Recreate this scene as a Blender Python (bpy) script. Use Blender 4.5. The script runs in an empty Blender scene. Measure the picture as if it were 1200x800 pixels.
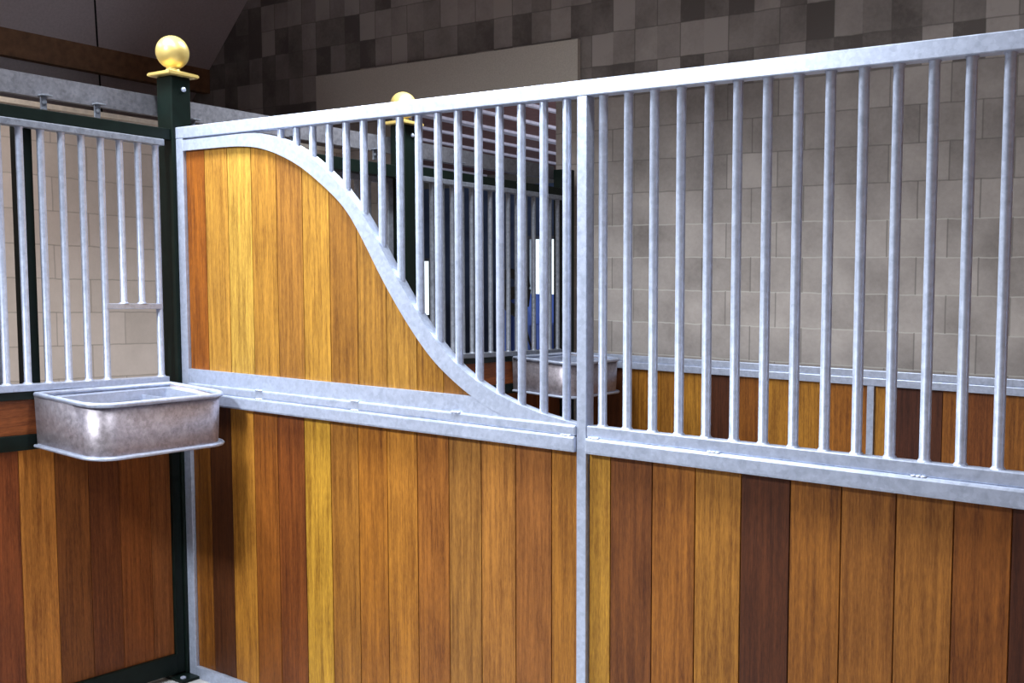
import bpy, bmesh, math, random
from mathutils import Vector, Matrix
random.seed(7)
SC = bpy.context.scene
COL = SC.collection
K = -0.0412          # the barn floor and everything along the aisle falls gently (m per m of Y)

def sh(p):
    return Vector((p[0], p[1], p[2] + K * p[1]))

# ------------------------------------------------------------------ materials
def new_mat(name):
    m = bpy.data.materials.new(name); m.use_nodes = True
    nt = m.node_tree
    b = nt.nodes['Principled BSDF']
    return m, nt, b

def nd(nt, typ, **kw):
    n = nt.nodes.new(typ)
    for k, v in kw.items():
        setattr(n, k, v)
    return n

def math_n(nt, op, a, b=None, c=None):
    n = nt.nodes.new('ShaderNodeMath'); n.operation = op
    for i, v in enumerate((a, b, c)):
        if v is None: continue
        if isinstance(v, (int, float)): n.inputs[i].default_value = v
        else: nt.links.new(v, n.inputs[i])
    return n.outputs[0]

def mixc(nt, fac, a, b, blend='MIX'):
    n = nt.nodes.new('ShaderNodeMix'); n.data_type = 'RGBA'; n.blend_type = blend
    for sock, v in ((n.inputs[0], fac), (n.inputs[6], a), (n.inputs[7], b)):
        if isinstance(v, (int, float)): sock.default_value = v
        elif isinstance(v, tuple): sock.default_value = (*v, 1) if len(v) == 3 else v
        else: nt.links.new(v, sock)
    return n.outputs[2]

def ramp(nt, fac, stops):
    n = nt.nodes.new('ShaderNodeValToRGB')
    e = n.color_ramp.elements
    while len(e) < len(stops): e.new(0.5)
    for i, (p, c) in enumerate(stops):
        e[i].position = p; e[i].color = (*c, 1) if len(c) == 3 else c
    nt.links.new(fac, n.inputs[0])
    return n.outputs[0]

def noise(nt, vec, scale, detail=4, rough=0.55):
    n = nd(nt, 'ShaderNodeTexNoise')
    n.inputs['Scale'].default_value = scale
    n.inputs['Detail'].default_value = detail
    n.inputs['Roughness'].default_value = rough
    if vec is not None: nt.links.new(vec, n.inputs['Vector'])
    return n.outputs[0]

def mapping(nt, vec, scale):
    n = nd(nt, 'ShaderNodeMapping'); n.inputs['Scale'].default_value = scale
    nt.links.new(vec, n.inputs['Vector'])
    return n.outputs[0]

def bump(nt, b, h, strength, dist=0.002):
    n = nd(nt, 'ShaderNodeBump'); n.inputs['Strength'].default_value = strength
    n.inputs['Distance'].default_value = dist
    nt.links.new(h, n.inputs['Height']); nt.links.new(n.outputs[0], b.inputs['Normal'])

def world_pos(nt):
    return nd(nt, 'ShaderNodeNewGeometry').outputs['Position']

def galvanised(name, lo, hi, metal=0.55, rough=0.42, spangle=0.5):
    m, nt, b = new_mat(name)
    p = world_pos(nt)
    n1 = noise(nt, p, 38, 5, 0.7)
    v = nd(nt, 'ShaderNodeTexVoronoi'); v.inputs['Scale'].default_value = 90
    nt.links.new(p, v.inputs['Vector'])
    sep = nd(nt, 'ShaderNodeSeparateColor'); nt.links.new(v.outputs['Color'], sep.inputs[0])
    f = math_n(nt, 'ADD', math_n(nt, 'MULTIPLY', n1, 1 - spangle * 0.4), math_n(nt, 'MULTIPLY', sep.outputs[0], spangle * 0.4))
    c = ramp(nt, f, [(0.25, lo), (0.75, hi)])
    nt.links.new(c, b.inputs['Base Color'])
    b.inputs['Metallic'].default_value = metal
    r = math_n(nt, 'ADD', math_n(nt, 'MULTIPLY', n1, 0.3), rough - 0.15)
    nt.links.new(r, b.inputs['Roughness'])
    bump(nt, b, noise(nt, p, 160, 3, 0.6), 0.15, 0.001)
    return m

def plain(name, col, rough=0.5, metal=0.0, var=0.12, scale=30, bumps=0.0):
    m, nt, b = new_mat(name)
    p = world_pos(nt)
    n1 = noise(nt, p, scale, 4)
    lo = tuple(c * (1 - var) for c in col); hi = tuple(min(1, c * (1 + var)) for c in col)
    nt.links.new(ramp(nt, n1, [(0.3, lo), (0.7, hi)]), b.inputs['Base Color'])
    b.inputs['Roughness'].default_value = rough; b.inputs['Metallic'].default_value = metal
    if bumps: bump(nt, b, noise(nt, p, scale * 4, 3), bumps, 0.003)
    return m

def wood_planks(name, along='Z'):
    """each plank has its own tone (attribute 'plank'); the grain is procedural"""
    m, nt, b = new_mat(name)
    at = nd(nt, 'ShaderNodeAttribute'); at.attribute_name = 'plank'
    p = world_pos(nt)
    off = nd(nt, 'ShaderNodeVectorMath'); off.operation = 'MULTIPLY_ADD'
    nt.links.new(at.outputs['Color'], off.inputs[0]); off.inputs[1].default_value = (17, 31, 23)
    nt.links.new(p, off.inputs[2])
    s1 = (1, 1, 0.035) if along == 'Z' else (1, 0.035, 1)
    s2 = (1, 1, 0.12) if along == 'Z' else (1, 0.12, 1)
    g1 = noise(nt, mapping(nt, off.outputs[0], s1), 75, 4, 0.65)
    g2 = noise(nt, mapping(nt, off.outputs[0], s2), 300, 4, 0.7)
    g3 = noise(nt, mapping(nt, off.outputs[0], (1, 1, 0.25) if along == 'Z' else (1, .25, 1)), 14, 3, 0.5)
    k = math_n(nt, 'ADD', math_n(nt, 'MULTIPLY', g1, 0.46), math_n(nt, 'MULTIPLY', g2, 0.36))
    k = math_n(nt, 'ADD', k, math_n(nt, 'MULTIPLY', g3, 0.18))
    f = ramp(nt, k, [(0.33, (0.34, 0.25, 0.18)), (0.43, (0.68, 0.60, 0.52)), (0.50, (0.97, 0.95, 0.92)), (0.57, (1.28, 1.28, 1.24)), (0.67, (1.75, 1.8, 1.75))])
    c = mixc(nt, 1.0, at.outputs['Color'], f, 'MULTIPLY')
    nt.links.new(c, b.inputs['Base Color'])
    b.inputs['Roughness'].default_value = 0.5
    b.inputs['Specular IOR Level'].default_value = 0.3
    bump(nt, b, g2, 0.25, 0.001)
    return m

def blocks(name, axis, L, H, z0, u0, lo, hi, mort, vmort, hv_from=99.0):
    """concrete block masonry with staggered joints; every block has a tone of its own"""
    m, nt, b = new_mat(name)
    p = world_pos(nt)
    s = nd(nt, 'ShaderNodeSeparateXYZ'); nt.links.new(p, s.inputs[0])
    U = s.outputs[0] if axis == 'X' else s.outputs[1]
    wob = math_n(nt, 'MULTIPLY', math_n(nt, 'SUBTRACT', noise(nt, p, 9, 2), 0.5), 0.012)
    zz = math_n(nt, 'ADD', math_n(nt, 'MULTIPLY_ADD', s.outputs[1], -K, s.outputs[2]), wob)
    v = math_n(nt, 'DIVIDE', math_n(nt, 'SUBTRACT', zz, z0), H)
    row = math_n(nt, 'FLOOR', v)
    par = math_n(nt, 'MODULO', math_n(nt, 'ADD', row, 100), 2)
    u = math_n(nt, 'DIVIDE', math_n(nt, 'SUBTRACT', U, u0), L)
    u = math_n(nt, 'MULTIPLY_ADD', par, 0.5, math_n(nt, 'ADD', u, wob))
    colm = math_n(nt, 'FLOOR', u)
    fu = math_n(nt, 'FRACT', u); fv = math_n(nt, 'FRACT', v)
    du = math_n(nt, 'MINIMUM', fu, math_n(nt, 'SUBTRACT', 1, fu))
    dv = math_n(nt, 'MINIMUM', fv, math_n(nt, 'SUBTRACT', 1, fv))
    ju = math_n(nt, 'LESS_THAN', math_n(nt, 'MULTIPLY', du, L), 0.0035)
    jv = math_n(nt, 'LESS_THAN', math_n(nt, 'MULTIPLY', dv, H), 0.0035)
    cmb = nd(nt, 'ShaderNodeCombineXYZ'); nt.links.new(colm, cmb.inputs[0]); nt.links.new(row, cmb.inputs[1])
    wn = nd(nt, 'ShaderNodeTexWhiteNoise'); wn.noise_dimensions = '2D'; nt.links.new(cmb.outputs[0], wn.inputs['Vector'])
    r = wn.outputs['Value']
    # rougher, more contrasting half blocks in the upper courses
    colh = math_n(nt, 'FLOOR', math_n(nt, 'MULTIPLY', u, 2))
    cmb2 = nd(nt, 'ShaderNodeCombineXYZ'); nt.links.new(colh, cmb2.inputs[0]); nt.links.new(row, cmb2.inputs[1])
    wn2 = nd(nt, 'ShaderNodeTexWhiteNoise'); wn2.noise_dimensions = '2D'; nt.links.new(cmb2.outputs[0], wn2.inputs['Vector'])
    r2 = math_n(nt, 'MULTIPLY_ADD', wn2.outputs['Value'], 1.5, -0.35)
    r = math_n(nt, 'MULTIPLY_ADD', r, 0.45, 0.35)
    up = math_n(nt, 'GREATER_THAN', row, math.floor((hv_from - z0) / H + .01) - 0.5)
    rr = nd(nt, 'ShaderNodeMix'); rr.data_type = 'FLOAT'
    nt.links.new(up, rr.inputs[0]); nt.links.new(r, rr.inputs[2]); nt.links.new(r2, rr.inputs[3])
    n1 = noise(nt, p, 45, 5, 0.7); n2 = noise(nt, p, 4, 3, 0.5)
    f = math_n(nt, 'ADD', math_n(nt, 'MULTIPLY', rr.outputs[0], 0.5), math_n(nt, 'MULTIPLY', n1, 0.3))
    f = math_n(nt, 'ADD', f, math_n(nt, 'MULTIPLY_ADD', n2, 0.7, -0.17))
    c = ramp(nt, f, [(0.2, lo), (0.85, hi)])
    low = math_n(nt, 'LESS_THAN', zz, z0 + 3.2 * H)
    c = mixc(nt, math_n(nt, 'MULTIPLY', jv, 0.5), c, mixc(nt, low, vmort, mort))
    c = mixc(nt, math_n(nt, 'MULTIPLY', ju, 0.6), c, vmort)
    nt.links.new(c, b.inputs['Base Color'])
    b.inputs['Roughness'].default_value = 0.92
    h = math_n(nt, 'SUBTRACT', math_n(nt, 'MULTIPLY', n1, 0.4), math_n(nt, 'MAXIMUM', ju, jv))
    bump(nt, b, h, 0.5, 0.004)
    return m

def lin(r, g, b):
    f = lambda c: ((c / 255 + 0.055) / 1.055) ** 2.4 if c > 10 else c / 255 / 12.92
    return (f(r), f(g), f(b))

M = {}
M['galv'] = galvanised('galvanised steel', (0.36, 0.41, 0.53), (0.53, 0.59, 0.74), 0.45, 0.38)
M['trough'] = galvanised('dull galvanised steel', (0.22, 0.195, 0.215), (0.46, 0.42, 0.46), 0.72, 0.46, 0.4)
M['galv_shaded'] = galvanised('shaded galvanised steel', (0.14, 0.155, 0.19), (0.27, 0.295, 0.35), 0.45, 0.5)  # galv with shade put into its colour, for less lit bars and doors
M['track'] = galvanised('dull track steel', (0.10, 0.10, 0.115), (0.20, 0.20, 0.23), 0.45, 0.55)
M['green'] = plain('dark green gloss paint', (0.0038, 0.0085, 0.0068), 0.38, 0, 0.2)
M['green'].node_tree.nodes['Principled BSDF'].inputs['Specular IOR Level'].default_value = 0.18
M['gold'] = plain('gold paint', (0.66, 0.50, 0.17), 0.36, 0.45, 0.06, 12)
M['wood'] = wood_planks('hardwood planks', 'Z')
M['wood_h'] = wood_planks('hardwood plank lying', 'Y')
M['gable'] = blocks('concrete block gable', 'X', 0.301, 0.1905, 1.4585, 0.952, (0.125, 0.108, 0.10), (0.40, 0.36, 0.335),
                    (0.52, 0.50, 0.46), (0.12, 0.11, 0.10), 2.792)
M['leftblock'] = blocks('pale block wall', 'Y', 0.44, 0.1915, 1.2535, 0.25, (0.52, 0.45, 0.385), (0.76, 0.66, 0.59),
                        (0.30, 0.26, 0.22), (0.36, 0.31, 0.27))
M['concrete'] = plain('pale concrete floor', (0.42, 0.42, 0.42), 0.85, 0, 0.25, 12, 0.3)
M['roof'] = plain('grey insulation board', (0.66, 0.58, 0.60), 0.8, 0, 0.08, 60)
M['dark_gap'] = plain('dark joint', (0.02, 0.018, 0.02), 0.9)
M['timber'] = plain('brown timber', (0.23, 0.115, 0.055), 0.7, 0, 0.25, 18)
M['board'] = plain('grey fibre board', (0.56, 0.52, 0.46), 0.85, 0, 0.10, 120)
M['cap'] = plain('cream coping', (0.80, 0.72, 0.60), 0.7, 0, 0.15, 25)
M['redceil'] = plain('red brown boarding', (0.19, 0.085, 0.075), 0.7, 0, 0.2, 20)
M['batten'] = plain('pale painted batten', (0.62, 0.58, 0.68), 0.6)
M['farwall'] = plain('dark blue grey cladding', (0.10, 0.145, 0.26), 0.6, 0, 0.3, 6)
M['fargrey'] = plain('grey render', (0.25, 0.24, 0.22), 0.8)
M['tarp'] = plain('blue plastic sheet', (0.14, 0.24, 0.72), 0.5, 0, 0.15, 5)
M['rubber'] = plain('black webbing', (0.012, 0.012, 0.014), 0.6)
M['seam'] = plain('zinc edge', (0.75, 0.78, 0.85), 0.4, 0.2, 0.1)
def emit(name, col, s):
    m, nt, b = new_mat(name)
    b.inputs['Base Color'].default_value = (*col, 1)
    b.inputs['Emission Color'].default_value = (*col, 1)
    b.inputs['Emission Strength'].default_value = s
    return m
M['pane'] = emit('daylit window pane', (0.80, 0.93, 1.0), 1.6)

# ------------------------------------------------------------------ mesh builder
class MB:
    def __init__(s):
        s.v = []; s.f = []; s.sm = []; s.col = []; s.mi = []
        s.cur = (1, 1, 1); s.m = 0
    def add(s, verts, faces, smooth=False):
        o = len(s.v)
        s.v += [tuple(v) for v in verts]
        for f in faces:
            s.f.append([i + o for i in f]); s.sm.append(smooth); s.col.append(s.cur); s.mi.append(s.m)
        return s
    def box(s, x0, x1, y0, y1, z0, z1, ch=0.0):
        if ch <= 0:
            v = [(x, y, z) for x in (x0, x1) for y in (y0, y1) for z in (z0, z1)]
            f = [(0, 1, 3, 2), (4, 6, 7, 5), (0, 4, 5, 1), (2, 3, 7, 6), (0, 2, 6, 4), (1, 5, 7, 3)]
            return s.add(v, f)
        bm = bmesh.new()
        vs = [bm.verts.new((x, y, z)) for x in (x0, x1) for y in (y0, y1) for z in (z0, z1)]
        for f in [(0, 1, 3, 2), (4, 6, 7, 5), (0, 4, 5, 1), (2, 3, 7, 6), (0, 2, 6, 4), (1, 5, 7, 3)]:
            bm.faces.new([vs[i] for i in f])
        bmesh.ops.bevel(bm, geom=list(bm.edges), offset=ch, segments=2, profile=0.6, affect='EDGES')
        return s.from_bm(bm)
    def from_bm(s, bm, smooth=False):
        bm.verts.index_update()
        s.add([v.co[:] for v in bm.verts], [[v.index for v in f.verts] for f in bm.faces], smooth)
        bm.free(); return s
    def lathe(s, cx, cy, prof, n=18, smooth=True):
        """prof = [(r, z)...] revolved about a vertical axis, both ends capped"""
        v = []; f = []
        for r, z in prof:
            for i in range(n):
                a = 2 * math.pi * i / n
                v.append((cx + r * math.cos(a), cy + r * math.sin(a), z))
        for j in range(len(prof) - 1):
            for i in range(n):
                k = (i + 1) % n
                f.append((j * n + i, j * n + k, (j + 1) * n + k, (j + 1) * n + i))
        s.add(v, f, smooth)
        s.add(v[:n], [tuple(range(n))[::-1]]); s.add(v[-n:], [tuple(range(n))])
        return s
    def tube(s, pts, r, n=8, closed=False):
        P = [Vector(p) for p in pts]; v = []; f = []; m = len(P)
        for i, p in enumerate(P):
            a = P[(i - 1) % m] if (closed or i > 0) else p
            b = P[(i + 1) % m] if (closed or i < m - 1) else p
            t = (b - a).normalized()
            u = t.orthogonal().normalized() if abs(t.z) > 0.95 else t.cross(Vector((0, 0, 1))).normalized()
            w = t.cross(u).normalized()
            for k in range(n):
                q = 2 * math.pi * k / n
                v.append(p + u * r * math.cos(q) + w * r * math.sin(q))
        segs = m if closed else m - 1
        for i in range(segs):
            j = (i + 1) % m
            for k in range(n):
                l = (k + 1) % n
                f.append((i * n + k, i * n + l, j * n + l, j * n + k))
        s.add(v, f, True)
        if not closed:
            s.add(v[:n], [tuple(range(n))[::-1]]); s.add(v[-n:], [tuple(range(n))])
        return s
    def prism_xz(s, poly, y0, y1):
        n = len(poly)
        v = [(x, y0, z) for x, z in poly] + [(x, y1, z) for x, z in poly]
        f = [tuple(range(n)), tuple(range(n, 2 * n))[::-1]]
        f += [(i, (i + 1) % n, n + (i + 1) % n, n + i) for i in range(n)]
        return s.add(v, f)
    def build(s, name, mats, parent=None, origin=None):
        me = bpy.data.meshes.new(name)
        if parent is not None:
            base = parent.matrix_world.translation if parent.get('_base') is None else Vector(parent['_base'])
        elif origin is not None: base = sh(origin)
        else: base = Vector((0, 0, 0))
        me.from_pydata([sh(p) - base for p in s.v], [], s.f)
        if not isinstance(mats, (list, tuple)): mats = [mats]
        for m in mats: me.materials.append(m)
        at = me.attributes.new('plank', 'FLOAT_COLOR', 'CORNER')
        for p in me.polygons:
            p.use_smooth = s.sm[p.index]; p.material_index = s.mi[p.index]
            for li in p.loop_indices: at.data[li].color = (*s.col[p.index], 1)
        bm = bmesh.new(); bm.from_mesh(me)
        bmesh.ops.recalc_face_normals(bm, faces=list(bm.faces))
        bm.to_mesh(me); bm.free()
        o = bpy.data.objects.new(name, me); COL.objects.link(o)
        if parent is not None: o.parent = parent
        else: o.location = base
        return o

def tag(o, label=None, cat=None, group=None, kind=None):
    if label: o['label'] = label
    if cat: o['category'] = cat
    if group: o['group'] = group
    if kind: o['kind'] = kind
    return o

BASES = {}
def thing(name, loc, label, cat, group=None):
    o = bpy.data.objects.new(name, None); COL.objects.link(o)
    o.empty_display_size = 0.05
    o.location = sh(loc); BASES[o.name] = sh(loc)
    tag(o, label, cat, group)
    return o

def part(mb, name, mat, parent, root=None):
    """parent: thing (Empty) or a part mesh whose own offset is zero"""
    base = BASES[(root or parent).name]
    me = bpy.data.meshes.new(name)
    me.from_pydata([sh(p) - base for p in mb.v], [], mb.f)
    mats = mat if isinstance(mat, (list, tuple)) else [mat]
    for m in mats: me.materials.append(m)
    at = me.attributes.new('plank', 'FLOAT_COLOR', 'CORNER')
    for p in me.polygons:
        p.use_smooth = mb.sm[p.index]; p.material_index = mb.mi[p.index]
        for li in p.loop_indices: at.data[li].color = (*mb.col[p.index], 1)
    bm = bmesh.new(); bm.from_mesh(me)
    bmesh.ops.recalc_face_normals(bm, faces=list(bm.faces))
    bm.to_mesh(me); bm.free()
    o = bpy.data.objects.new(name, me); COL.objects.link(o); o.parent = parent
    return o

def struct(name, mb, mat):
    me_o = mb.build(name, mat)
    tag(me_o, kind='structure')
    return me_o

# ------------------------------------------------------------------ setting
GY = 2.95                         # gable wall face
RX0, RZ0, RS = -3.65, 3.29, 0.98  # slope of the roof
def roof_z(x):
    ridge = 0.9
    return RZ0 + RS * (x - RX0) if x <= ridge else RZ0 + RS * (ridge - RX0) - RS * (x - ridge)

mb = MB(); mb.box(-6.7, 6.4, -5.5, 9.2, -0.12, 0.0)
struct('floor', mb, M['concrete'])

# gable wall, with a doorway from the aisle into the next bay
OX0, OX1, OZ = -1.60, -0.215, 2.86
mb = MB(); T = 0.2
mb.prism_xz([(-4.7, 0), (OX0, 0), (OX0, roof_z(OX0)), (-4.7, roof_z(-4.7))], GY, GY + T)
mb.prism_xz([(OX1, 0), (6.4, 0), (6.4, roof_z(6.4)), (0.9, roof_z(0.9)), (OX1, roof_z(OX1))], GY, GY + T)
mb.prism_xz([(OX0, OZ), (OX1, OZ), (OX1, roof_z(OX1)), (OX0, roof_z(OX0))], GY, GY + T)
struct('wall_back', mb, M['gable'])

mb = MB(); mb.box(-2.3, -2.1, -5.4, GY, 0, 2.585)
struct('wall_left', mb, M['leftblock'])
mb = MB(); mb.box(-2.33, -2.07, -5.4, GY, 2.585, 2.612)
struct('trim_1', mb, M['cap'])
mb = MB(); mb.box(-4.9, -4.7, -5.4, GY, 0, 2.2)
struct('wall_outer', mb, M['fargrey'])
mb = MB(); mb.box(-6.7, -6.5, GY + .2, 7.2, 0, 2.9)
struct('wall_side', mb, M['fargrey'])

mb = MB(); mb.box(4.22, 4.35, -5.4, GY, 0, 3.0)
struct('wall_right_blocker', mb, M['timber'])  # unseen dark wall, added to block surround light from the right
# sloping ceiling boards with open joints, dark backing behind
mb = MB()
JY = 3.0; SK = -0.68                 # the board joints run a little askew to the slope
def jy(k, x): return 1.783 + k * JY + SK * (x + 3.34)
for x0, x1 in ((-4.9, -2.0), (-2.0, 0.9), (0.9, 6.6)):
    z0, z1 = roof_z(x0), roof_z(x1)
    for k in range(-14, 8):
        a0, a1, b0, b1 = [min(GY, max(-5.4, q)) for q in (jy(k, x0) + .008, jy(k, x1) + .008, jy(k + 1, x0) - .008, jy(k + 1, x1) - .008)]
        if b0 - a0 < .02 and b1 - a1 < .02: continue
        mb.m = 0
        mb.add([(x0, a0, z0), (x1, a1, z1), (x1, b1, z1), (x0, b0, z0),
                (x0, a0, z0 + .03), (x1, a1, z1 + .03), (x1, b1, z1 + .03), (x0, b0, z0 + .03)],
               [(0, 1, 2, 3), (4, 5, 6, 7), (0, 1, 5, 4), (1, 2, 6, 5), (2, 3, 7, 6), (3, 0, 4, 7)])
mb.m = 1
for x0, x1 in ((-4.9, 0.9), (0.9, 6.6)):
    z0, z1 = roof_z(x0) + .035, roof_z(x1) + .035
    mb.add([(x0, -5.4, z0), (x1, -5.4, z1), (x1, GY + .2, z1), (x0, GY + .2, z0),
            (x0, -5.4, z0 + .05), (x1, -5.4, z1 + .05), (x1, GY + .2, z1 + .05), (x0, GY + .2, z0 + .05)],
           [(0, 1, 2, 3), (4, 5, 6, 7), (0, 1, 5, 4), (1, 2, 6, 5), (2, 3, 7, 6), (3, 0, 4, 7)])
struct('ceiling', mb, [M['roof'], M['dark_gap']])

# purlin under the ceiling
mb = MB(); mb.box(-3.68, -3.60, -5.3, GY, 3.15, 3.335)
struct('trim_2', mb, M['timber'])
# corbel where the purlin meets the gable
# grey board on the gable over the doorway
bd = MB(); bd.box(-2.33, -0.03, GY - 0.035, GY - 0.003, 2.88, 3.155)
o = bd.build('wall_board', M['board'], origin=(-1.2, GY, 2.88))
tag(o, 'plain grey rectangular board fixed high on the block gable wall', 'board')

# ------------------------------------------------------------------ the bay beyond the doorway
mb = MB(); mb.m = 0
mb.box(-6.4, 2.0, GY + T + 0.02, 9.0, 2.90, 2.96)
struct('ceiling_far', mb, M['redceil'])
for i in range(10):
    x = -0.75 - 0.46 * i
    w = 0.03 if i != 2 else 0.065
    mb = MB(); mb.box(x - w, x + w * .4, GY + T + 0.03, 6.95, 2.88, 2.90)
    struct('trim_%d' % (3 + i), mb, M['batten'])
FY = 7.0
mb = MB()
wins = [(-5.06 + .75, -4.86 + .75, 1.31, 1.99), (-3.42, -3.04, 1.27, 2.20)]
# far wall, built around its two windows
W0 = (-4.32, -4.10, 1.33, 1.97); W1 = (-3.42, -3.04, 1.27, 2.20)
mb.m = 0
def wall_with(mb, x0, x1, z0, z1, holes):
    xs = sorted({x0, x1, *[h[0] for h in holes], *[h[1] for h in holes]})
    for a, b_ in zip(xs[:-1], xs[1:]):
        hs = [h for h in holes if h[0] <= a and h[1] >= b_]
        if not hs: mb.box(a, b_, FY, FY + .15, z0, z1)
        else:
            h = hs[0]; mb.box(a, b_, FY, FY + .15, z0, h[2]); mb.box(a, b_, FY, FY + .15, h[3], z1)
wall_with(mb, -6.5, 2.0, 0, 2.78, [(-5.07, -4.86, 1.30, 1.96), W1])
struct('wall_far', mb, M['farwall'])
mb = MB(); mb.box(-6.5, 2.0, FY - .03, FY + .15, 2.78, 2.90); struct('trim_20', mb, M['fargrey'])
for i, (x0, x1, z0, z1) in enumerate(((-5.07, -4.86, 1.30, 1.96), W1)):
    mb = MB()
    mb.m = 0; mb.box(x0, x1, FY + .06, FY + .08, z0, z1)
    mb.m = 1
    mb.box(x0 - .02, x0 + .015, FY - .01, FY + .06, z0 - .02, z1 + .02); mb.box(x1 - .015, x1 + .02, FY - .01, FY + .06, z0 - .02, z1 + .02)
    mb.box(x0 + .015, x1 - .015, FY - .01, FY + .06, z0 - .02, z0 + .015); mb.box(x0 + .015, x1 - .015, FY - .01, FY + .06, z1 - .015, z1 + .02)
    struct('window_%d' % (i + 1), mb, [M['pane'], M['galv_shaded']])

# blue sheeted stack in front of the far window
t = thing('covered_stack', (-2.75, 6.4, 0), 'blue plastic sheeting over a stack seen far off between the bars', 'sheeting')
mb = MB()
bm = bmesh.new()
N = 26
grid = {}
for i in range(N + 1):
    for j in range(3):
        x = -3.15 + 1.0 * i / N
        yy = 6.1 + j * 0.3 + 0.025 * math.sin(i * 1.9 + j)
        zt = 1.30 + 0.28 * min(1, max(0, (-2.74 - x) / .06)) + 0.015 * math.sin(i * .9)
        grid[i, j] = (x, yy, zt)
vs = []; fs = []
for i in range(N + 1):
    col = [(grid[i, 0][0], grid[i, 0][1] - .02, 0.0), (grid[i, 0][0], grid[i, 0][1] + .01 * math.sin(i * 2.3), .6), grid[i, 0], grid[i, 1], grid[i, 2], (grid[i, 2][0], grid[i, 2][1] + .01, 0.0)]
    vs += col
for i in range(N):
    for j in range(5):
        fs.append((i * 6 + j, (i + 1) * 6 + j, (i + 1) * 6 + j + 1, i * 6 + j + 1))
fs.append(tuple(range(6))); fs.append(tuple(N * 6 + k for k in range(6))[::-1])
bm.free()
mb.add(vs, fs, False)
part(mb, 'sheet', M['tarp'], t)
mb = MB(); mb.tube([(-3.15 + 1.0 * i / 20, 6.07 + 0.0 * i, 0.8 - .04 * math.sin(math.pi * i / 20)) for i in range(21)], 0.012, 6)
part(mb, 'strap', M['rubber'], t)

# ------------------------------------------------------------------ posts with gold balls
def bolt_mb(x, y, z, axis='X', r=0.009):
    mb = MB(); v = []; n = 10
    for d, rr in ((0, r), (0.005, r), (0.008, r * .5)):
        for i in range(n):
            a = 2 * math.pi * i / n
            if axis == 'X': v.append((x + d, y + rr * math.cos(a), z + rr * math.sin(a)))
            elif axis == 'Y': v.append((x + rr * math.cos(a), y - d, z + rr * math.sin(a)))
            else: v.append((x + rr * math.cos(a), y + rr * math.sin(a), z + d))
    f = []
    for j in range(2):
        for i in range(n):
            k = (i + 1) % n; f.append((j * n + i, j * n + k, (j + 1) * n + k, (j + 1) * n + i))
    f.append(tuple(range(n))); f.append(tuple(range(2 * n, 3 * n)))
    mb.add(v, f); return mb

def ball_post(y0, label, w=0.10, d=0.09, top=2.455, ball=True, r=0.066):
    x0, x1 = -w, 0.0
    cx, cy = (x0 + x1) / 2, y0 + d / 2
    t = thing('stall_post', (cx, cy, 0), label, 'post')
    mb = MB(); mb.box(x0, x1, y0, y0 + d, 0.012, top, 0.006)
    part(mb, 'shaft', M['green'], t)
    mb = MB(); mb.box(cx - .085, cx + (.115 if ball else .05), cy - .115, cy + .085, 0.0, 0.012, 0.002)
    bp = part(mb, 'base_plate', M['green'], t)
    for sx, sy in ((1, -1), (-1, -1)) if ball else ((-1, -1),):
        b = bolt_mb(cx + (.085 if sx > 0 else -.06), cy - .09, 0.012, 'Z', 0.012)
        part(b, 'bolt', M['galv'], bp, t)
    if ball:
        mb = MB(); h = 0.072
        bm = bmesh.new()
        lo = [bm.verts.new((cx + sx * h, cy + sy * h, top)) for sx, sy in ((-1, -1), (1, -1), (1, 1), (-1, 1))]
        hi = [bm.verts.new((cx + sx * h, cy + sy * h, top + .014)) for sx, sy in ((-1, -1), (1, -1), (1, 1), (-1, 1))]
        pk = [bm.verts.new((cx + sx * .02, cy + sy * .02, top + .028)) for sx, sy in ((-1, -1), (1, -1), (1, 1), (-1, 1))]
        bm.faces.new(lo[::-1]); bm.faces.new(pk)
        for i in range(4):
            j = (i + 1) % 4
            bm.faces.new((lo[i], lo[j], hi[j], hi[i])); bm.faces.new((hi[i], hi[j], pk[j], pk[i]))
        bmesh.ops.bevel(bm, geom=[e for e in bm.edges if max(v_.co.z for v_ in e.verts) < top + .015 and abs(e.verts[0].co.z - e.verts[1].co.z) < .001], offset=.003, segments=2, affect='EDGES')
        mb.from_bm(bm)
        part(mb, 'cap_plate', M['gold'], t)
        bz = top + .024 + r * .97 + .012
        prof = [(0.034, top + .020), (0.030, top + .026)]
        for i in range(3, 25):
            a = -math.pi / 2 + math.pi * i / 24
            prof.append((max(0.0005, r * math.cos(a)), bz + r * math.sin(a)))
        prof[0:2] = [(0.036, top + .020), (0.030, top + .027)]
        mb = MB(); mb.lathe(cx, cy, prof, 40)
        part(mb, 'ball_finial', M['gold'], t)
        part(bolt_mb(0.0, y0 + .055, top - .05, 'X', .010), 'bolt', M['galv'], t)
    return t
P1 = ball_post(-0.012, 'dark green corner post topped with a gold ball, at the stall corner')
P2 = ball_post(1.345, 'farther dark green post with a gold ball, behind the curved partition', top=2.44)
P3 = ball_post(2.76, 'dark green post without a ball, standing where bars meet block wall', top=2.36, ball=False, d=.08)
P3.name = 'stall_post'

# ------------------------------------------------------------------ helpers for boards and bars
def plank_tone(rgb, g=1.0):
    r, gg, b = lin(*rgb); m_ = (r + gg + b) / 3; d = 0.0; g = g * WG
    return ((r * (1 - d) + m_ * d) * g, (gg * (1 - d) + m_ * d) * g, (b * (1 - d) + m_ * d) * g * 0.82)
WG = 0.54

def bar_mb(x, y, z0, z1, r=0.0133, weld=True):
    mb = MB()
    if weld:
        prof = [(r * 1.45, z0), (r * 1.25, z0 + .003), (r, z0 + .008), (r, z1 - .006), (r * 1.2, z1 - .001), (r * 1.2, z1)]
    else: prof = [(r, z0), (r, z1)]
    mb.lathe(x, y, prof, 16)
    return mb

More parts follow.
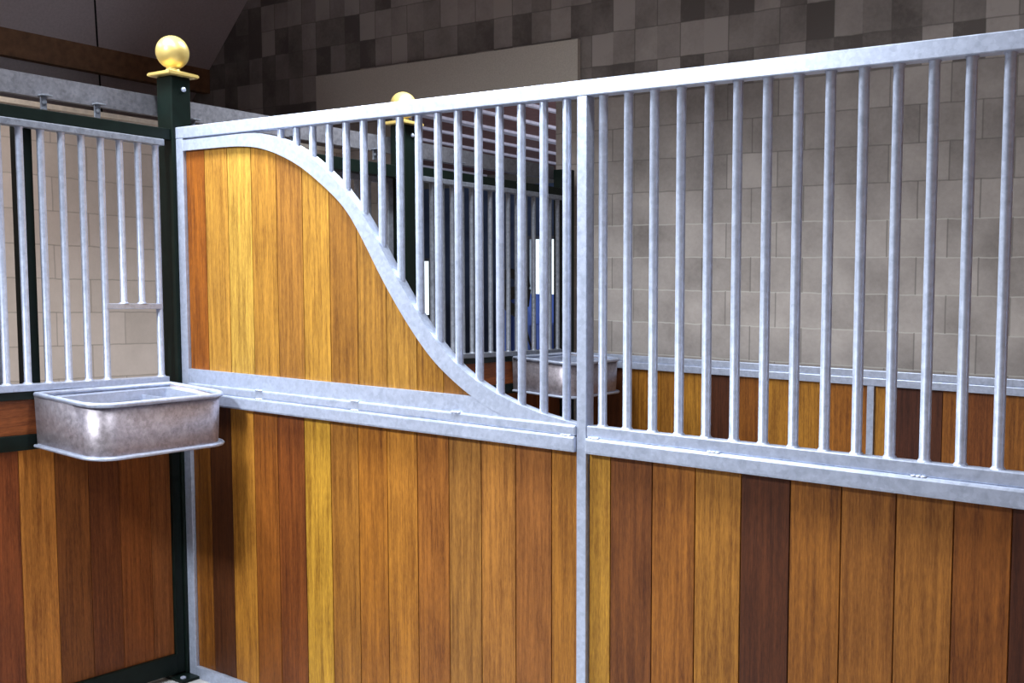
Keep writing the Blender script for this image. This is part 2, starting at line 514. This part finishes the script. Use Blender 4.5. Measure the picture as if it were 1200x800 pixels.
# ------------------------------------------------------------------ the big partition
UPc = [(0.04, 2.197), (0.20, 2.197), (0.342, 2.198), (0.42, 2.198), (0.50, 2.194), (0.571, 2.182), (0.648, 2.159), (0.724, 2.127), (0.798, 2.085), (0.87, 2.036), (0.94, 1.981), (1.01, 1.916), (1.056, 1.866), (1.111, 1.79), (1.201, 1.664), (1.315, 1.522), (1.388, 1.446), (1.481, 1.372), (1.629, 1.300), (1.79, 1.254), (1.886, 1.238), (1.940, 1.231)]
LOc = [(0.04, 2.155), (0.185, 2.155), (0.34, 2.154), (0.42, 2.150), (0.489, 2.142), (0.569, 2.123), (0.645, 2.097), (0.722, 2.063), (0.796, 2.020), (0.868, 1.972), (0.939, 1.918), (0.984, 1.872), (1.042, 1.792), (1.141, 1.645), (1.257, 1.498), (1.37, 1.384), (1.539, 1.277), (1.67, 1.229), (1.80, 1.215), (1.940, 1.20)]
def interp(c, x):
    if x <= c[0][0]: return c[0][1]
    for i in range(len(c) - 1):
        if c[i][0] <= x <= c[i + 1][0]:
            p0 = c[max(0, i - 1)]; p1 = c[i]; p2 = c[i + 1]; p3 = c[min(len(c) - 1, i + 2)]
            h = p2[0] - p1[0]; t = (x - p1[0]) / h
            m1 = (p2[1] - p0[1]) / (p2[0] - p0[0] + 1e-9); m2 = (p3[1] - p1[1]) / (p3[0] - p1[0] + 1e-9)
            return ((2*t**3-3*t**2+1)*p1[1] + (t**3-2*t**2+t)*h*m1 + (-2*t**3+3*t**2)*p2[1] + (t**3-t**2)*h*m2)
    return c[-1][1]
def smooth(c, x, w=0.03):
    return (interp(c, x - w) + 2 * interp(c, x) + interp(c, x + w)) / 4 if c[0][0] + w < x < c[-1][0] - w else interp(c, x)

PT = thing('stall_partition', (1.95, 0.02, 0), 'large stall partition with upright bars and an S-curved rail over timber boards', 'partition')
XR = 4.1
g = M['galv']
mb = MB(); mb.box(0.0, XR, 0.0, 0.042, 2.204, 2.25, 0.003); part(mb, 'top_rail', g, PT)
mb = MB(); mb.box(0.001, 0.045, 0.0, 0.04, 0.0, 2.2035, 0.003); part(mb, 'frame_post', g, PT)
mb = MB(); mb.box(1.936, 1.970, -0.001, 0.041, 0.0, 2.2035, 0.002); part(mb, 'frame_post', g, PT)
mb = MB(); mb.box(XR - .045, XR, 0.0, 0.04, 0.0, 2.2035, 0.003); part(mb, 'frame_post', g, PT)
# S-curved rail
mb = MB(); up = []; lo = []
n = 110
for i in range(n + 1):
    x = 0.046 + (1.9355 - 0.046) * i / n
    up.append((x, smooth(UPc, x))); lo.append((x, min(smooth(LOc, x), smooth(UPc, x) - .004)))
v = []; f = []
for (x, zu), (_, zl) in zip(up, lo):
    v += [(x, 0.0, zu), (x, 0.040, zu), (x, 0.040, zl), (x, 0.0, zl)]
for i in range(n):
    a = i * 4; b_ = a + 4
    for k in range(4):
        l = (k + 1) % 4; f.append((a + k, a + l, b_ + l, b_ + k))
f.append((0, 1, 2, 3)); f.append((n * 4 + 3, n * 4 + 2, n * 4 + 1, n * 4))
mb.add(v, f); part(mb, 'curved_rail', g, PT)
# middle rail: three flats on the left, two on the right, each with a bright rolled edge
mb = MB()
XC = next(x for x, z in lo if z < 1.2835)
low_edge = [(x, z + .012) for x, z in lo if XC - .005 < x < 1.75 and z + .012 > 1.229][::3]
mb.prism_xz([(0.046, 1.2275), (low_edge[-1][0] + .01, 1.2275)] + low_edge[::-1] + [(XC - .012, 1.284), (0.046, 1.284)], 0.0008, 0.0395)
mb.box(0.046, 1.935, -0.007, 0.0395, 1.1945, 1.227, 0.006)
mb.box(0.046, 1.935, -0.013, 0.0395, 1.145, 1.194, 0.007)
mb.box(1.971, XR - .046, 0.0, 0.040, 1.1945, 1.2295, 0.003)
mb.box(1.971, XR - .046, -0.013, 0.040, 1.145, 1.194, 0.008)
for x, z in ((0.483, 1.227), (0.483, 1.194), (0.997, 1.227), (0.997, 1.194), (1.462, 1.227), (1.90, 1.194), (2.0, 1.194), (2.395, 1.194), (2.952, 1.194), (3.5, 1.194)):
    for q in range(3):
        bm = bmesh.new(); bmesh.ops.create_icosphere(bm, subdivisions=2, radius=1)
        for w in bm.verts: w.co = Vector((w.co.x * .009 + x - .012 + q * .012, w.co.y * .006 - .006, w.co.z * .0045 + z))
        mb.from_bm(bm, True)
part(mb, 'middle_rail', g, PT)
mb = MB()
for a, b_ in ((0.046, 1.935), (1.971, XR - .046)):
    mb = MB(); mb.box(a, b_, 0.0, 0.04, 0.0, 0.05, 0.003); part(mb, 'bottom_rail', g, PT)
# bars
xs = [0.603 + 0.0853 * i for i in range(16)]
for x in xs:
    b0 = bar_mb(x, 0.0245, smooth(UPc, x) - .026, 2.204, weld=False); part(b0, 'bar', g, PT)
x = 2.012
while x < XR - .06:
    part(bar_mb(x, 0.0245, 1.229, 2.204), 'bar', g, PT); x += 0.0858

def boards(edges, tones, zlo, ztop, y0=0.014, y1=0.034, gain=1.0):
    mb = MB()
    for i in range(len(edges) - 1):
        a, b_ = edges[i] + .0016, edges[i + 1] - .0016
        mb.cur = plank_tone(tones[i % len(tones)], gain)
        if callable(ztop):
            k = 8; top = [(a + (b_ - a) * q / k, ztop(a + (b_ - a) * q / k)) for q in range(k + 1)]
            mb.prism_xz([(a, zlo), (b_, zlo)] + top[::-1], y0, y1)
            mb.prism_xz([(edges[i], zlo), (edges[i + 1], zlo), (edges[i + 1], ztop(edges[i + 1]) - .003), (edges[i], ztop(edges[i]) - .003)], y0 + .005, y1 - .003)
        else:
            mb.box(a, b_, y0, y1, zlo, ztop, 0.0012)
            mb.box(edges[i], edges[i + 1], y0 + .005, y1 - .003, zlo, ztop)
    return mb
E_UL = [0.046, 0.162, 0.301, 0.441, 0.582, 0.722, 0.862, 0.999, 1.138, 1.277, 1.395, 1.56]
T_UL = [(172, 98, 28), (206, 150, 66), (215, 168, 78), (196, 140, 58), (176, 120, 52), (200, 146, 60), (166, 112, 44), (176, 124, 52), (188, 136, 60), (178, 124, 46), (150, 98, 40)]
part(boards(E_UL, T_UL, 1.2845, lambda x: smooth(LOc, x) + .012 if x < 1.5 else max(1.29, smooth(LOc, x) + .004)), 'upper_boards', M['wood'], PT)
E_LL = [0.046, 0.153, 0.287, 0.426, 0.562, 0.711, 0.851, 0.992, 1.133, 1.274, 1.415, 1.553, 1.693, 1.833, 1.935]
T_LL = [(150, 92, 34), (92, 50, 26), (200, 136, 56), (152, 88, 34), (134, 72, 30), (208, 156, 58), (170, 112, 46), (174, 110, 40), (186, 122, 48), (168, 104, 44), (170, 116, 56), (184, 122, 58), (164, 102, 50), (180, 118, 46)]
part(boards(E_LL, T_LL, 0.0505, 1.1445), 'lower_boards', M['wood'], PT)
E_LR = [1.971, 2.048, 2.19, 2.329, 2.47, 2.612, 2.752, 2.893, 3.033, 3.166, 3.307, 3.448, 3.589, 3.73, 3.87, XR - .046]
T_LR = [(206, 150, 60), (132, 76, 36), (174, 108, 44), (190, 128, 54), (100, 52, 27), (172, 108, 44), (176, 112, 50), (180, 116, 52), (160, 94, 38), (92, 46, 26), (150, 90, 40), (190, 130, 55), (130, 75, 35), (170, 110, 45), (150, 90, 40)]
part(boards(E_LR, T_LR, 0.0505, 1.1445), 'lower_boards', M['wood'], PT)

# ------------------------------------------------------------------ stall fronts along the aisle (plane X = 0)
def front(ya, yb, label, bar_first, feed=None, planks=None, tonefn=None, bm_=g, q=0.0):
    t = thing('stall_screen', (-0.03, (ya + yb) / 2, 0), label, 'stall screen')
    x0, x1 = -0.048, -0.006
    g = bm_
    mb = MB(); mb.box(x0, x1, ya + .04, yb - .04, 1.226 + q, 1.252 + q, 0.003); part(mb, 'sill_rail', g, t)
    mb = MB(); mb.box(x0, x1, ya + .04, yb - .035, 2.172, 2.198, 0.003); part(mb, 'top_strip', M['galv_shaded'], t)
    mb = MB(); mb.box(-0.06, -0.012, ya, yb, 2.199, 2.243, 0.002); part(mb, 'top_rail', M['green'], t)
    for za, zb_ in ((1.196 + q, 1.2255 + q), (1.013 + q, 1.068 + q)):
        mb = MB(); mb.box(-0.06, -0.010, ya, yb, za, zb_, 0.002); part(mb, 'middle_rail', M['green'], t)
    mb = MB(); mb.box(-0.06, -0.008, ya, yb - .041, 0.02, 0.10, 0.002); part(mb, 'bottom_rail', M['green'], t)
    mb = MB(); mb.cur = plank_tone((140, 76, 40), 1.3); mb.box(-0.048, -0.022, ya, yb, 1.0685 + q, 1.1955 + q, 0.001)
    part(mb, 'cross_board', M['wood_h'], t)
    y = bar_first; i = 0
    while y > ya + .05:
        if feed and feed[0] < y < feed[1]:
            part(bar_mb(-0.028, y, feed[2], 2.172), 'bar', g, t)
        else:
            part(bar_mb(-0.028, y, 1.252 + q, 2.172), 'bar', g, t)
        y -= 0.0805; i += 1
    if feed:
        mb = MB(); mb.box(-0.042, -0.014, feed[0] - .03, feed[1] + .03, feed[2] - .022, feed[2], .002)
        part(mb, 'feed_opening_rail', g, t)
    mb = MB(); mb.box(-0.058, -0.010, yb - .040, yb, 0.02, 1.0125, .002); part(mb, 'stile', M['green'], t)
    mb = MB()
    e = planks
    for i in range(len(e) - 1):
        mb.cur = plank_tone(tonefn[i % len(tonefn)], 1.45)
        mb.box(-0.045, -0.024, e[i] + .001, e[i + 1] - .001, 0.101, 1.0125 + q, .001)
        mb.box(-0.041, -0.029, e[i], e[i + 1], 0.101, 1.0125 + q)
    part(mb, 'boards', M['wood'], t)
    return t
e1 = [-1.66, -1.52, -1.38, -1.24, -1.10, -0.96, -0.828, -0.69, -0.552, -0.416, -0.285, -0.148, -0.053]
t1 = [(120, 64, 34), (150, 90, 42), (110, 56, 30), (170, 110, 50), (120, 64, 34), (140, 78, 40), (128, 66, 34), (192, 124, 58), (128, 74, 34), (112, 60, 30), (136, 76, 36), (142, 84, 46)]
front(-1.66, -0.0125, 'nearest stall screen with grey bars, feed opening and dark green rails over brown boards', -0.076,
      (-0.29, -0.10, 1.545), e1, t1)
e3 = [1.436, 1.50, 1.64, 1.78, 1.92, 2.06, 2.20, 2.34, 2.48, 2.62, 2.718]
t3 = [(110, 60, 34), (120, 66, 36), (104, 54, 30), (124, 70, 36), (96, 52, 30)]
front(1.436, 2.759, 'far stall screen with thin bars between the ballless post and farther gold ball post', 2.70, None, e3, t3, M['galv_shaded'], 0.03)

# thin upright in the front, between two bars
mb = MB(); mb.box(-0.112, -0.062, -0.628, -0.572, 0.0, 2.24, 0.003)
o = mb.build('steel_upright', M['green'], origin=(-0.087, -0.60, 0)); tag(o, 'slim dark green upright behind the bars left of the trough', 'post')

def sliding(ya, yb, label, x=-0.135):
    t = thing('sliding_door', (x, (ya + yb) / 2, 0.03), label, 'door', 'sliding doors of the stalls')
    for y in (ya, yb - .035):
        mb = MB(); mb.box(x - .015, x + .015, y, y + .035, 0.03, 2.18, .002); part(mb, 'frame_post', M['galv_shaded'], t)
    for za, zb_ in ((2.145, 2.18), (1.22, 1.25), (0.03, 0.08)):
        mb = MB(); mb.box(x - .015, x + .015, ya + .0355, yb - .0355, za, zb_, .002); part(mb, 'cross_rail', M['galv_shaded'], t)
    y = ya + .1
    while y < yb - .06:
        part(bar_mb(x, y, 1.25, 2.145, .0125), 'bar', M['galv_shaded'], t); y += .081
    mb = MB(); y = ya + .036; i = 0
    while y < yb - .05:
        y2 = min(y + .14, yb - .036); mb.cur = plank_tone([(120, 66, 34), (140, 84, 40), (100, 54, 30)][i % 3])
        mb.box(x - .01, x + .01, y + .001, y2 - .001, 0.081, 1.2195); y = y2; i += 1
    part(mb, 'boards', M['wood'], t)
    return t
sliding(-1.62, -0.66, 'barred sliding door behind the nearest stall screen, at the left edge')
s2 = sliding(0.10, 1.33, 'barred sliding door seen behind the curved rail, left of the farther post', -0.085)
hb = MB(); hb.box(-0.06, -0.012, 0.079, 1.344, 2.172, 2.232, .003)
o = hb.build('header_rail', M['green'], origin=(-.036, .7, 2.172)); tag(o, 'dark green header rail over the doorway between the two gold ball posts', 'rail')

# door track with hangers
TR = thing('door_track', (-0.125, 0.5, 2.2), 'long galvanised sliding door track running behind the post tops', 'track')
mb = MB()
mb.box(-0.128, -0.122, -1.7, 2.80, 2.305, 2.385); mb.box(-0.15, -0.128, -1.7, 2.80, 2.379, 2.385); mb.box(-0.15, -0.128, -1.7, 2.8, 2.305, 2.311)
part(mb, 'channel', M['track'], TR)
def hanger(y):
    mb = MB(); mb.box(-0.12, -0.085, y - .02, y + .02, 2.308, 2.313, .001); mb.box(-0.1205, -0.113, y - .012, y + .012, 2.26, 2.308, .001)
    b = bolt_mb(-0.1125, y, 2.285, 'X', .009); mb.v, mb.f, mb.sm, mb.col, mb.mi
    off = len(mb.v); mb.v += b.v; mb.f += [[i + off for i in f_] for f_ in b.f]; mb.sm += b.sm; mb.col += b.col; mb.mi += b.mi
    part(mb, 'hanger', M['galv_shaded'], TR)
for y in (-1.2, -0.49, -0.27, 0.17, 0.72, 1.25, 1.9, 2.45): hanger(y)

# ------------------------------------------------------------------ feed troughs
def trough(dy, label, D=0.385, dz=0.0):
    ya, yb = (-0.632, -0.068) if dy == 0 else (2.222, 2.755)
    t = thing('feed_trough', (0.0, (ya + yb) / 2, 1.02), label, 'trough', 'galvanised feed troughs')
    def outline(inset, z, r=0.085, n=8, xb=-0.004):
        x1 = D - inset; y0 = ya + inset; y1 = yb - inset
        pts = [(xb, y0)]
        for i in range(n + 1):
            a = -math.pi / 2 + (math.pi / 2) * i / n
            pts.append((x1 - r + r * math.cos(a), y0 + r + r * math.sin(a)))
        for i in range(n + 1):
            a = (math.pi / 2) * i / n
            pts.append((x1 - r + r * math.cos(a), y1 - r + r * math.sin(a)))
        pts.append((xb, y1))
        out = []
        for x, y in pts:
            q = -0.04 * max(0, x) + 0.016 * (y - yb)
            out.append((x, y, z + q))
        return out
    zt, zb = 1.222 + dz, 1.044 + dz
    # body: outer skin, floor, inner skin
    rings = [outline(.0, zt), outline(.006, zb), outline(.0095, zb + .003), outline(.0035, zt)]
    n = len(rings[0]); v = []; f = []
    for r_ in rings: v += r_
    v = [list(p) for p in v]
    for i in range(n): 
        for off in (2 * n, 3 * n):
            v[off + i][0] = max(v[off + i][0], 0.0005)
    for a, b_ in ((0, 1), (3, 2), (0, 3)):
        for i in range(n):
            k = (i + 1) % n
            f.append((a * n + i, a * n + k, b_ * n + k, b_ * n + i))
    mb = MB(); mb.add(v, f, True)
    mb.add([v[n + i] for i in range(n)], [tuple(range(n))]); mb.add([v[2 * n + i] for i in range(n)], [tuple(range(n))[::-1]])
    part(mb, 'bowl', M['trough'], t)
    mb = MB(); mb.tube(outline(-.003, zt + .003, xb=.011), 0.0095, 8, True); part(mb, 'rolled_rim', g, t)
    # inner ledge all round below the rim and a short divider at the far end
    a = outline(.004, zt - .006, xb=.014); b_ = outline(.040, zt - .009, .06, xb=.044); nn = len(a)
    mb = MB(); mb.add(a + b_, [(i, (i + 1) % nn, nn + (i + 1) % nn, nn + i) for i in range(nn)])
    a = outline(.040, zt - .010, .06, xb=.044); b2 = outline(.044, zt - .045, .06, xb=.047)
    mb.add(a + b2, [(i, (i + 1) % nn, nn + (i + 1) % nn, nn + i) for i in range(nn)])
    part(mb, 'inner_lip', g, t)
    mb = MB(); mb.box(.036, D - .035, yb - .15, yb - .145, zb + .02, zt - .03); part(mb, 'divider', g, t)
    o1 = outline(.006, zb, xb=.002); o2 = outline(-.007, zb - .004, .09, xb=.002); o3 = outline(-.007, zb - .010, .09, xb=.002); o4 = outline(.01, zb - .012, xb=.002)
    v = o1 + o2 + o3 + o4; f = []
    for r_ in range(3):
        for i in range(nn - 1):
            f.append((r_ * nn + i, r_ * nn + i + 1, (r_ + 1) * nn + i + 1, (r_ + 1) * nn + i))
    mb = MB(); mb.add(v, f, False); mb.tube(outline(-.007, zb - .006, .09, xb=.004)[0:], 0.0065, 6); part(mb, 'bottom_flange', g, t)
    return t
trough(0.0, 'galvanised feed trough with rounded corners under the feed opening, nearest the camera')
trough(2.865, 'smaller looking galvanised feed trough far behind the bars, beside the block wall', 0.40, 0.032)

# ------------------------------------------------------------------ boarded lining in front of the gable wall
LN = thing('boarded_lining', (2.2, 2.87, 0), 'low boarded lining with galvanised top rail along the block wall', 'wall lining')
y0 = 2.85
mb = MB(); mb.box(0.002, XR, y0, y0 + .04, 1.222, 1.260, .003); mb.box(0.002, XR, y0 - .008, y0 + .04, 1.181, 1.2215, .004); part(mb, 'top_rail', g, LN)
for a, b_ in ((.002, .042), (1.806, 1.842), (XR - .04, XR)):
    mb = MB(); mb.box(a, b_, y0 - .001, y0 + .04, 0, 1.180, .002); part(mb, 'frame_post', g, LN)
for a, b_ in ((.043, 1.805), (1.843, XR - .041)):
    mb = MB(); mb.box(a, b_, y0, y0 + .04, 0, .05, .002); part(mb, 'bottom_rail', g, LN)
eA = [.043, .206, .347, .44, .59, .725, .90, 1.06, 1.25, 1.41, 1.60, 1.805]
tA = [(120, 66, 34), (112, 62, 34), (176, 116, 42), (186, 124, 46), (180, 120, 48), (196, 136, 54), (92, 48, 28), (160, 96, 34), (194, 132, 48), (192, 130, 46), (176, 108, 36)]  # first two boards darkened: the far trough's shadow is in their tone
part(boards(eA, tA, .0505, 1.1805, y0 + .014, y0 + .034), 'boards', M['wood'], LN)
eB = [1.843, 1.95, 2.07, 2.18, 2.30, 2.46, 2.60, 2.74, 2.88, 3.02, 3.16, 3.3, 3.44, 3.58, 3.72, 3.86, XR - .041]
tB = [(200, 138, 56), (88, 44, 30), (96, 50, 30), (170, 104, 40), (140, 78, 34), (168, 104, 42)]
part(boards(eB, tB, .0505, 1.1805, y0 + .014, y0 + .034), 'boards', M['wood'], LN)

# halter hanging on the far bars
HT = thing('halter', (-0.06, 2.3, 1.70), 'black webbing halter hanging on the far bars beside the second trough', 'halter')
mb = MB()
def band(pts, w, th):
    for a, b_ in zip(pts[:-1], pts[1:]):
        a = Vector(a); b_ = Vector(b_); t_ = (b_ - a).normalized(); n_ = Vector((1, 0, 0)); s_ = t_.cross(n_).normalized()
        v = []
        for p in (a, b_):
            for du, dv in ((-1, -1), (1, -1), (1, 1), (-1, 1)):
                v.append(p + s_ * w * du + n_ * th * dv)
        mb.add(v, [(0, 1, 2, 3), (4, 5, 6, 7), (0, 1, 5, 4), (1, 2, 6, 5), (2, 3, 7, 6), (3, 0, 4, 7)])
band([(-.065, 2.19, 1.71), (-.07, 2.22, 1.60), (-.07, 2.28, 1.53), (-.065, 2.36, 1.50), (-.07, 2.43, 1.54), (-.07, 2.45, 1.64), (-.065, 2.42, 1.70)], .032, .006)
band([(-.065, 2.19, 1.71), (-.072, 2.30, 1.725), (-.065, 2.42, 1.70)], .028, .006)
band([(-.075, 2.23, 1.60), (-.075, 2.33, 1.615), (-.075, 2.44, 1.60)], .035, .006)
part(mb, 'webbing', M['rubber'], HT)
mb = MB(); mb.tube([(-.065, 2.41, 1.52), (-.07, 2.425, 1.46), (-.068, 2.44, 1.40), (-.072, 2.47, 1.34), (-.07, 2.50, 1.28), (-.075, 2.505, 1.20)], .007, 6)
part(mb, 'lead_rope', M['rubber'], HT)

# ------------------------------------------------------------------ light
def area(name, loc, target, sx, sy, power, col, spread=180):
    l = bpy.data.lights.new(name, 'AREA'); l.shape = 'RECTANGLE'; l.size = sx; l.size_y = sy
    l.energy = power; l.color = col; l.spread = math.radians(spread)
    o = bpy.data.objects.new(name, l); COL.objects.link(o); o.location = sh(loc)
    o.rotation_euler = (sh(target) - sh(loc)).to_track_quat('-Z', 'Y').to_euler()
    return o
cool = (0.90, 0.95, 1.0)
area('lamp_stall', (0.55, -3.6, 3.45), (0.9, -0.2, 0.85), .5, .5, 50, cool, 78)
area('lamp_corner', (-0.1, -0.62, 3.5), (1.9, -0.2, 1.6), .4, .15, 72, cool, 118)
area('lamp_partition', (1.6, -0.40, 3.45), (1.6, -0.38, 0), 3.0, .12, 62, cool, 135)
area('lamp_next_stall', (0.3, 1.1, 3.2), (0.5, 1.1, 0), 1.4, .15, 52, cool, 132)
area('lamp_aisle', (-1.1, -0.6, 3.2), (-1.5, -0.3, 0), .2, 1.4, 28, (1.0, 0.93, 0.9), 150)
area('bay_fill_light', (1.6, 5.0, 1.9), (-3.0, 5.2, 2.0), 2.0, 1.6, 80, (0.8, 0.88, 1.0))  # unseen fill light, added to brighten the bay ceiling and far wall

w = bpy.data.worlds.new('World'); SC.world = w; w.use_nodes = True
bg = w.node_tree.nodes['Background']; bg.inputs[0].default_value = (0.74, 0.68, 0.72, 1); bg.inputs[1].default_value = 0.26

# ------------------------------------------------------------------ camera
def rotm(a, b, c):
    Rx = Matrix(((1, 0, 0), (0, math.cos(a), -math.sin(a)), (0, math.sin(a), math.cos(a))))
    Rz = Matrix(((math.cos(b), -math.sin(b), 0), (math.sin(b), math.cos(b), 0), (0, 0, 1)))
    Rr = Matrix(((math.cos(c), -math.sin(c), 0), (math.sin(c), math.cos(c), 0), (0, 0, 1)))
    base = Matrix(((1, 0, 0), (0, 0, -1), (0, 1, 0)))
    return Rr @ Rx @ base @ Rz
R = rotm(7.92025772e-02, -6.52527279e-01, -3.01439794e-03)
cam = bpy.data.cameras.new('Camera'); co = bpy.data.objects.new('Camera', cam); COL.objects.link(co)
m = Matrix((R[0], -R[1], -R[2])).transposed().to_4x4()
m.translation = Vector((3.793, -2.750, 1.744))
co.matrix_world = m
cam.sensor_width = 36; cam.lens = 1300 * 36 / 1200; cam.clip_start = 0.05
SC.camera = co
SC.view_settings.view_transform = 'Standard'; SC.view_settings.look = 'None'
SC.view_settings.gamma = 1; SC.view_settings.use_curve_mapping = False
SC.view_settings.exposure = 0.0
